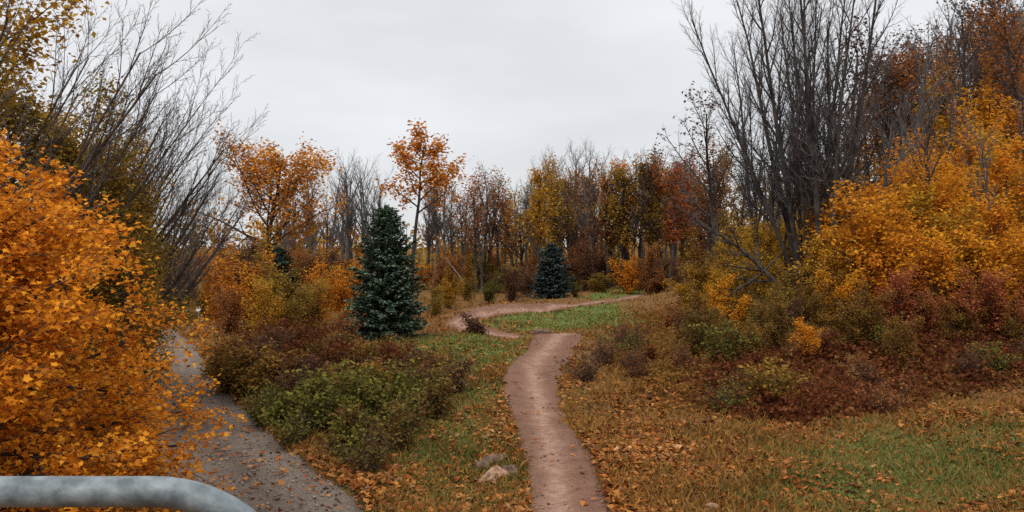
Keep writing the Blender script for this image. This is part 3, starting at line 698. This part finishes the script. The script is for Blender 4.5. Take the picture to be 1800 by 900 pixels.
rg = np.random.default_rng(71)
for i in range(16):
    px, Y = 380+i*17+rg.uniform(-8, 8), rg.uniform(60, 78); mt = rg.choice(['leaf_rust', 'leaf_brown', 'leaf_rust', 'leaf_olive'])
    put('bush', 'bush', {'leaf_rust': 'rusty', 'leaf_brown': 'brown', 'leaf_olive': 'olive'}[mt]+' bush in the underwood behind the orange shrub trees', T_YOUNG[i % 3], X(px, Y), Y, rg.uniform(.6, 1.05), i*1.7, {'crown': mt}, 'underwood left of the big spruce', None, rg.uniform(.5, 1.1))
for i in range(9):
    px, Y = 500+i*20+rg.uniform(-8, 8), rg.uniform(74, 92)
    put('bare_tree', 'tree', 'thin bare trunk in the back row between the open maple and the big spruce', T_BARE[i % 3], X(px, Y), Y, rg.uniform(.75, .98), i*1.3, None, 'back row of bare trunks left of the spruce')
# ------------------------------------------------------------------ the far woods below the clearing, one mass
rg = np.random.default_rng(62); n = 1500
a = rg.uniform(-1.15, .95, n); d = 125+330*rg.uniform(0, 1, n)**1.3; x, y = np.sin(a)*d, np.cos(a)*d
k = (x < 60+.2*y); x, y = x[k], y[k]; z = hz(x, y); n = len(x); H = rg.uniform(6, 9.5, n)
B = np.stack([x, y, z], -1); t = np.stack([0*x, 0*x, H], -1)
C = B[:, None]+t[:, None]*rg.uniform(.25, 1, (n, 46, 1))+rg.normal(size=(n, 46, 3))*[1.4, 1.4, .5]; C = C.reshape(-1, 3)
P = np.stack([B-[0, 0, .3], B+t*.5, B+t], 1); V, F = join([cards(C, rg.uniform(.5, 1.1, len(C)), rg, LEAF, .3), tubes(P, np.array([[.14, .1, .03]]).repeat(n, 0), 4)])
single('woods', mesh('woods', V, F, ['leaf_olive', 'bark_dark'], slots=[0, 1]), 'brown autumn woods far beyond the clearing', 'woods', 'stuff')

# ------------------------------------------------------------------ tree line across the back
rg = np.random.default_rng(77)
rows = []
for px in range(746, 938, 8):   rows.append((px, rg.uniform(84, 106), rg.uniform(.74, 1.04), rg.choice(['bare', 'bare', 'thin', 'thin', 'bare', 'rust'])))
for px in range(940, 1260, 7):  rows.append((px, rg.uniform(88, 110), rg.uniform(.86, 1.16), rg.choice(['olive', 'thin', 'thin', 'bare', 'rust', 'bare', 'thin'])))
for px in range(944, 1240, 20):  rows.append((px, rg.uniform(108, 122), rg.uniform(1.2, 1.42), 'bare'))
LAB = {'bare': ('bare_tree', 'thin bare tree in the tree line behind the clearing', 'bare trees of the back tree line'),
       'thin': ('sparse_tree', 'nearly bare tree keeping a few withered leaves in the tree line behind the clearing', 'sparse trees of the back tree line'),
       'rust': ('autumn_tree', 'rust brown leaved tree in the tree line behind the clearing', 'rust brown trees of the back tree line'),
       'olive': ('autumn_tree', 'olive gold leaved tree in the tree line behind the clearing', 'olive gold trees of the back tree line')}
for i, (px, Y, s, kd) in enumerate(rows):
    nm, lab, grp = LAB[kd]; px += rg.uniform(-6, 6)
    pr = T_BARE[i % 3] if kd == 'bare' else T_THIN[i % 2] if kd == 'thin' else T_LEAFY[i % 3]
    put(nm, 'tree', lab, pr, X(px, Y), Y, s, i*1.37, {'crown': {'thin': ('leaf_rust', 'leaf_brown', 'leaf_olive', 'leaf_rust')[i % 4], 'rust': 'leaf_rust', 'olive': 'leaf_olive'}[kd]} if kd != 'bare' else None, grp)
for px, Y, s, pr, mt, lab in [
        (955, 84, 1.0, 0, 'leaf_gold', 'bright yellow tree at the left end of the dense tree line behind the small spruce'),
        (1105, 90, 1.08, 1, 'leaf_orange', 'orange tree in the tree line left of the red one'),
        (1178, 86, 1.02, 2, 'leaf_red', 'red crowned tree in the tree line near the bank'),
        (1205, 92, 1.05, 0, 'leaf_red', 'orange red tree in the tree line right behind the red crowned one'),
        (905, 92, .78, 0, 'leaf_gold', 'smaller yellow tree in the tree line by the sky gap')]:
    put('autumn_tree', 'tree', lab, T_LEAFY[pr], X(px, Y), Y, s, px*.1, {'crown': mt})
put('bush', 'bush', 'round bright yellow bush in front of the tree line', T_YOUNG[1], X(1102, 82), 82, .82, 1, {'crown': 'leaf_yellow'})
i = 0
for px in range(750, 1260, 13):
    mt = rg.choice(['leaf_rust', 'leaf_olive', 'leaf_orange', 'leaf_rust', 'leaf_rust', 'leaf_brown']); Y = rg.uniform(80, 104)
    lab = {'leaf_rust': 'rusty bush', 'leaf_olive': 'olive bush', 'leaf_orange': 'orange bush', 'leaf_brown': 'dark brown bush'}[mt]
    put('bush', 'bush', lab+' in the underwood along the back tree line', T_YOUNG[i % 3], X(px+rg.uniform(-12, 12), Y), Y, rg.uniform(.55, 1.2), i*1.9, {'crown': mt}, 'underwood bushes of the back tree line', None, rg.uniform(.35, 1.15)); i += 1
for px, Y, s, mt, lab in [
        (900, 70, .62, 'leaf_brown', 'dark brown bush behind the red berm'), (925, 76, .6, 'leaf_brown', 'dark brown bush against the small spruce'),
        (860, 66, .42, 'leaf_green', 'low green bush behind the start of the red berm'), (790, 62, .5, 'leaf_gold', 'low yellow green bush right of the big spruce'),
        (820, 70, .52, 'leaf_olive', 'low olive bush between the big spruce and the red berm'), (765, 56, .42, 'leaf_olive', 'low olive bush at the right foot of the big spruce'),
        (1060, 92, .45, 'leaf_brown', 'dark low bush at the back of the far green strip'), (1110, 94, .42, 'leaf_brown', 'dark low bush behind the far green strip under the yellow bush'), (1150, 95, .4, 'leaf_brown', 'dark low bush at the right end of the far green strip'),
        (1010, 74, .34, 'leaf_green', 'low green bush right of the small spruce')]:
    put('bush', 'bush', lab, T_YOUNG[int(px) % 3], X(px, Y), Y, s, px*.3, {'crown': mt})
P, rad = limbs(np.random.default_rng(3), np.array([[0, 0, 0.]]), np.array([[-.62, 0, 1.]]), np.array([4.2]), np.array([.07]), 8, .05, -.04, .4)
Vt, Ft = tubes(P, rad, 6)
single('dead_stem', mesh('dead_stem', Vt, [Ft], 'dead_wood', True), 'pale dead stem leaning left in front of the tree line', 'dead stem', loc=(X(830, 76), 76, float(hz(X(830, 76), 76))-.05))

# ------------------------------------------------------------------ right: the big bare clump and its neighbours
CLUMP = make_tree(501, 16.5, .15, stems=11, fan=.36, lean=(-.03, 0), kids=(22, 12, 8), t0=.22, ang=(.48, .55, .6), ratio=(.24, .42, .42), prof=BIG, wob=.045, up=(.03, .09, .04),
                  minr=.005, bark='bark_dark', twig='twig_grey')
SIDE = make_tree(505, 14.5, .12, stems=4, fan=.3, lean=(-.03, 0), kids=(20, 12, 8), t0=.26, ang=(.5, .55, .6), ratio=(.26, .42, .42), prof=BIG, wob=.05, up=(.025, .09, .04), minr=.005, bark='bark_dark', twig='twig_grey')
put('bare_tree', 'tree', 'bare tree of four dark stems at the left side of the big bare clump', SIDE, X(1345, 43), 43, .95, 2)
put('bare_tree', 'tree', 'tallest bare tree, a clump of many dark stems above the yellow thicket', CLUMP, X(1420, 40), 40, .93, .5)
CL2 = make_tree(502, 16, .19, stems=2, fan=.1, lean=(.02, 0), kids=(17, 10, 6), t0=.3, ang=(.5, .6, .6), ratio=(.27, .42, .42), prof=BIG, wob=.04, up=(.02, .07, .04),
                minr=.005, bark='bark_dark', twig='twig_grey')
put('bare_tree', 'tree', 'thick straight dark trunk forking in two at the right side of the bare clump', CL2, X(1458, 38), 38, .93, 0)
CL3 = make_tree(503, 12.5, .21, stems=1, lean=(-.10, 0), kids=(11, 11, 7), t0=.46, ang=(.65, .7, .7), ratio=(.40, .42, .42), prof=ROUND, wob=.07, up=(.02, .06, .03),
                minr=.007, leaves=420, leaf=.24, spread=.1, bark='bark_dark', twig='twig_grey')
put('bare_tree', 'tree', 'smaller dark forked tree with a few shrivelled leaves left of the bare clump', CL3, X(1275, 50), 50, .86, 0, {'crown': 'leaf_brown'})
ARCH = make_tree(504, 6.5, .13, stems=1, lean=(-.75, 0), kids=(11, 8, 6), t0=.3, ang=(.8, .7, .7), ratio=(.4, .42, .42), prof=BIG, wob=.09, up=(-.03, .02, .02),
                 minr=.006, bark='bark_dark', twig='twig_brown')
put('bare_tree', 'tree', 'dark trunk leaning hard to the left from the foot of the bare clump', ARCH, X(1418, 37), 37, 1, 0)
P, rad = limbs(np.random.default_rng(9), np.array([[0, 0, 0.]]), np.array([[.75, 0, .62]]), np.array([3.2]), np.array([.06]), 7, .08, .0, .5)
Vt, Ft = tubes(P, rad, 6)
single('broken_branch', mesh('broken_branch', Vt, [Ft], 'bark_dark', True), 'broken dark branch propped in the brush below the leaning trunk', 'branch', loc=(X(1268, 35), 35, float(hz(X(1268, 35), 35))+1.3))

for k_, (px, Y, s, kd, lab) in enumerate([
        (1600, 52, 1.0, 'bare', 'forked grey bare tree on the slope right of the bare clump'),
        (1560, 58, .95, 'rust', 'rust brown tree on the slope between the bare clump and the forked grey tree'),
        (1525, 62, .85, 'rust', 'rust brown tree just behind the right side of the bare clump'),
        (1645, 60, 1.0, 'rust', 'rust brown tree behind the forked grey tree on the slope'),
        (1690, 56, 1.05, 'bare', 'dark double trunk running out of the top of the picture on the upper slope'),
        (1735, 62, 1.0, 'thin', 'sparse brown tree on the upper slope right of the double trunk'),
        (1772, 58, 1.05, 'bare', 'bare tree on the upper slope second from the right edge'),
        (1795, 54, 1.0, 'rust', 'rust brown tree on the upper slope cut by the right edge'),
        (1620, 68, 1.0, 'thin', 'sparse brown tree high on the slope between the forked tree and the double trunk'),
        (1500, 70, .9, 'thin', 'sparse brown tree far up the slope behind the bare clump'),
        (1750, 72, 1.1, 'bare', 'bare tree highest on the slope at the back'),
        (1665, 74, 1.1, 'bare', 'thin bare tree at the back of the slope left of the double trunk')]):
    pr = T_BARE[k_ % 3] if kd == 'bare' else T_THIN[k_ % 2] if kd == 'thin' or k_ > 1 else T_LEAFY[1]
    put('bare_tree' if kd == 'bare' else 'autumn_tree', 'tree', lab, pr, X(px, Y), Y, s, k_*1.1, {'crown': 'leaf_rust' if kd == 'rust' else 'leaf_brown'} if kd != 'bare' else None)
for px, Y, s, kd, lab in [(1240, 66, .8, 'rust', 'brown tree behind the small forked tree at the bank'), (1300, 64, .75, 'thin', 'grey brown sparse tree behind the leaning trunk'),
                          (1340, 60, .72, 'thin', 'sparse tree behind the left stems of the bare clump'), (1390, 66, .8, 'thin', 'sparse tree behind the middle stems of the bare clump')]:
    put('autumn_tree', 'tree', lab, T_LEAFY[1] if kd == 'rust' else T_THIN[0], X(px, Y), Y, s, px, {'crown': 'leaf_brown'})

rg = np.random.default_rng(66)
for i in range(22):
    px, Y = rg.uniform(1215, 1480), rg.uniform(40, 58); mt = rg.choice(['leaf_gold', 'leaf_bank', 'leaf_bank', 'leaf_gold'])
    put('bush', 'bush', {'leaf_gold': 'gold', 'leaf_bank': 'gold and brown mixed'}[mt]+' bush in the brush round the foot of the bare clump', T_YOUNG[i % 3], X(px, Y), Y, rg.uniform(.5, .85), i*1.3, {'crown': mt}, 'brush round the foot of the bare clump')
for i in range(34):
    px, Y = rg.uniform(1180, 1840), rg.uniform(29.5, 37); mt = rg.choice(['leaf_bank', 'leaf_brown', 'leaf_mixed', 'leaf_bank', 'leaf_bank'])
    put('bush', 'bush', {'leaf_mixed': 'green and brown', 'leaf_bank': 'gold and brown', 'leaf_brown': 'dark brown'}[mt]+' bush on the bank between the bracken and the yellow thicket', T_YOUNG[i % 3], X(px, Y), Y, rg.uniform(.24, .42), i*1.3, {'crown': mt}, 'bushes between bracken and yellow thicket')
rg = np.random.default_rng(61)
for i in range(30):
    px, Y = rg.uniform(1490, 1860), rg.uniform(56, 84); kd = ('bare', 'thin', 'bare', 'thin', 'rust')[i % 5]
    pr = T_BARE[i % 3] if kd == 'bare' else T_THIN[i % 2]
    put('bare_tree' if kd == 'bare' else 'autumn_tree', 'tree', {'bare': 'bare tree', 'thin': 'nearly bare brown tree', 'rust': 'brown leaved tree'}[kd]+' in the wood on the upper right slope above the yellow thicket', pr,
        X(px, Y), Y, rg.uniform(.85, 1.15), i*1.9, {'crown': 'leaf_rust' if kd == 'rust' and i % 2 else 'leaf_brown'} if kd != 'bare' else None, 'trees of the wood on the upper right slope')
for i in range(34):
    px, Y = rg.uniform(1380, 1860), rg.uniform(58, 82); mt = rg.choice(['leaf_rust', 'leaf_brown', 'leaf_olive', 'leaf_rust'])
    put('bush', 'bush', {'leaf_rust': 'rusty', 'leaf_brown': 'brown', 'leaf_olive': 'olive'}[mt]+' bush under the bare trees of the upper right slope', T_YOUNG[i % 3], X(px, Y), Y, rg.uniform(.6, 1.0), i*1.3, {'crown': mt}, 'bushes under the slope wood')
# yellow thicket on the slope
for i, (px, Y) in enumerate([(1540, 39), (1628, 41), (1700, 45), (1745, 40), (1795, 47), (1590, 47), (1660, 52)]):
    put('bare_tree', 'tree', 'thin dark stem standing up through the yellow thicket', T_BARE[i % 3], X(px, Y), Y, rg.uniform(.55, .75), i*1.1, group='thin bare trees inside the yellow thicket')
YG = 'yellow leaved young trees packed on the right slope'
rg = np.random.default_rng(88); pts = []
for row, (Y, p0, p1, st) in enumerate([(35, 1460, 1990, 45), (38, 1440, 1990, 50), (41, 1500, 1990, 50), (44, 1540, 1990, 55), (48, 1570, 1990, 55), (53, 1610, 1990, 60), (57, 1680, 1860, 46), (60, 1735, 1870, 42)]):
    for px in np.arange(p0+(row % 2)*25, p1, st): pts.append((px+rg.uniform(-12, 12), Y+rg.uniform(-1.2, 1.2)))
for i, (px, Y) in enumerate(pts):
    put('young_tree', 'tree', 'yellow leaved young tree in the dense thicket on the right slope', T_CLEAR[i % 2] if Y < 37 else T_YOUNG[i % 3], X(px, Y), Y, rg.uniform(.72, 1.02)*(1 if Y < 43 else 1.22 if Y < 50 else 1.42), i*2.3, {'crown': 'leaf_yellow' if i % 5 else 'leaf_gold'}, YG)
for i, (px, Y, s, mt, lab) in enumerate([
        (1265, 40, .50, 'leaf_gold', 'gold bush at the left tip of the yellow thicket'), (1310, 44, .62, 'leaf_olive', 'olive gold bush under the leaning trunk'),
        (1355, 41, .62, 'leaf_gold', 'gold bush under the left stems of the bare clump'), (1230, 48, .55, 'leaf_olive', 'olive bush on the bank below the small forked tree'),
        (1400, 43, .72, 'leaf_gold', 'gold bush behind the foot of the bare clump'), (1280, 34.5, .45, 'leaf_yellow', 'small bright yellow sapling on the bank left of the dark hollow'),
        (1420, 29, .33, 'leaf_yellow', 'single tiny yellow sapling alone in the brown bracken'), (1480, 33.5, .5, 'leaf_yellow', 'low yellow bush hanging over the dark hollow'),
        (1375, 34, .42, 'leaf_olive', 'olive bush over the bracken left of the dark hollow'), (1210, 56, .6, 'leaf_brown', 'dark brown bush on the bank beside the far green strip')]):
    put('bush', 'bush', lab, T_CLEAR[i % 2] if 'sapling' in lab else T_YOUNG[i % 3], X(px, Y), Y, s, i*1.3, {'crown': mt})
for i, px in enumerate((1580, 1640, 1700, 1755, 1805)):
    put('red_shrub', 'shrub', 'pinkish red shrub in the row at the foot of the yellow thicket', T_YOUNG[i % 3], X(px, 32.6), 32.6+rg.uniform(-.4, .4), (.50, .40, .46, .52, .42)[i], i*2, {'crown': 'leaf_pink'}, 'red shrubs under the yellow thicket')
BG = 'brown bushes on the right bank'
for i in range(46):
    for t_ in range(60):
        x, y = rg.uniform(2, 22), rg.uniform(23, 46)
        if inside(BR[0], np.array([x]), np.array([y]))[0] and off_paths(np.array([x]), np.array([y]), 1.0)[0]: break
    mt = rg.choice(['leaf_brown', 'leaf_bracken', 'leaf_green', 'leaf_olive', 'leaf_brown', 'leaf_rust'])
    lab = {'leaf_brown': 'dark brown bush', 'leaf_bracken': 'rusty bush', 'leaf_green': 'olive green bush', 'leaf_olive': 'olive gold bush', 'leaf_rust': 'orange brown bush'}[mt]+' among the bracken on the right bank'
    put('bush', 'bush', lab, (T_BRUSH if i % 3 else T_SHRUB)[i % 2], x, y, rg.uniform(.55, .95), i*1.7, {'foliage': mt}, BG)
for px, Y, s, lab in [(1030, 29, .95, 'dark brown bush leaning over the right edge of the trail'), (1062, 33, 1.05, 'dark brown bush just behind the one at the right edge of the trail'),
                      (1115, 36, 1.0, 'dark brown bush on the bank a few steps right of the jump lip'), (1110, 31, .85, 'brown bush on the open bank right of the trailside bushes')]:
    put('bush', 'bush', lab, T_BRUSH[int(px) % 2], X(px, Y), Y, s, px, {'foliage': 'leaf_brown'})

# shrubs between the gravel road and the trail
SH = region([(385, 655), (410, 715), (500, 780), (560, 808), (640, 842), (720, 790), (790, 690), (700, 640), (600, 615), (480, 615), (400, 650)])
rg = np.random.default_rng(99); got = []
for t_ in range(4000):
    x, y = rg.uniform(-16, 0), rg.uniform(16, 40)
    if inside(SH, np.array([x]), np.array([y]))[0] and all((x-a)**2+(y-b)**2 > .88**2 for a, b in got): got.append((x, y))
    if len(got) >= 92: break
for i, (x, y) in enumerate(sorted(got, key=lambda q: q[1])):
    mt = ('leaf_green' if rg.uniform() < .5 else 'leaf_mixed') if y < 24.5 else rg.choice(['leaf_brown', 'leaf_bracken', 'leaf_mixed', 'leaf_bracken', 'leaf_bank'])
    lab = {'leaf_green': 'olive green shrub', 'leaf_olive': 'olive brown shrub', 'leaf_mixed': 'green and brown shrub', 'leaf_bank': 'gold and brown shrub', 'leaf_brown': 'dark brown shrub', 'leaf_bracken': 'rusty shrub'}[mt]+' in the patch between gravel road and trail'
    put('shrub', 'shrub', lab, (T_SHRUB if i % 4 else T_BRUSH)[i % 2], x, y, rg.uniform(.62, 1.0), i*1.3, {'foliage': mt}, 'shrubs between the gravel road and the trail')
for px, Y, s, mt, lab in [(750, 28, .8, 'leaf_brown', 'dark brown bush at the right tip of the shrub patch'), (690, 26, .5, 'leaf_orange', 'little orange sprig in the shrub patch'),
                          (605, 33, .6, 'leaf_red', 'small red leaved bush in front of the big spruce'), (838, 45, .9, 'leaf_brown', 'low brown bush where the trail turns left behind the jump')]:
    put('bush', 'bush', lab, T_SHRUB[int(px) % 3], X(px, Y), Y, s, px, {'foliage': mt})

# ------------------------------------------------------------------ stones, marker
for px, Y, s, tilt, a, sd, mt, lab in [(868, 17.2, (.50, .27, .13), (.42, -.30), .75, 1, 'sandstone', 'largest tan slab of rock, tilted in the grass left of the trail'),
                             (893, 17.5, (.25, .2, .17), (.2, .3), .2, 2, 'brownstone', 'brown rock at the trail end of the tan slab'),
                             (844, 18.1, (.26, .17, .15), (.3, -.2), .9, 7, 'brownstone', 'small brown rock behind the left end of the tan slab'),
                             (866, 18.6, (.45, .2, .13), (.25, -.1), .6, 3, 'brownstone', 'flat brown rock farthest back in the rock group left of the trail'),
                             (888, 18.9, (.17, .12, .09), (.1, .1), 1.0, 8, 'sandstone', 'small tan rock at the back right of the rock group left of the trail'),
                             (1252, 15.0, (.17, .13, .10), (.1, .1), .3, 4, 'sandstone', 'pale stone lying in the leaf litter right of the trail'),
                             (1226, 15.6, (.09, .07, .06), (.1, 0), .9, 5, 'brownstone', 'small dark stone beside the pale stone in the leaf litter'),
                             (955, 40.9, (.55, .22, .13), (.1, 0), .1, 6, 'brownstone', 'low dark brown rock on the lip of the jump')]:
    x = X(px, Y); o = single('stone', blob_rock(sd, *s, mt), lab, 'rock', loc=(x, Y, float(hz(x, Y))+s[2]*.30)); o.rotation_euler = (tilt[0], tilt[1], a)
x, Y = X(348, 54), 54.
o = bpy.data.objects.new('marker_post', None); COL.objects.link(o); o.location = (x, Y, float(hz(x, Y))); o['label'] = 'small white marker plate on a post by the gravel road'; o['category'] = 'marker'
V, F = tubes(np.array([[(0, .04, -.1), (0, .04, .2), (0, .04, .66)]]), np.full((1, 3), .03), 8)
c = bpy.data.objects.new('post', mesh('post', V, [F], 'dead_wood', True)); COL.objects.link(c); c.parent = o
a = np.linspace(0, 2*np.pi, 20, endpoint=False); rim = np.stack([np.cos(a)*.15, 0*a, np.sin(a)*.15+.6], -1)
V = np.concatenate([rim, rim+[0, -.02, 0]]); q = np.arange(20)
c = bpy.data.objects.new('plate', mesh('plate', V, [q[None], (q[::-1]+20)[None], np.stack([q, (q+1) % 20, (q+1) % 20+20, q+20], -1)], 'sign_white')); COL.objects.link(c); c.parent = o
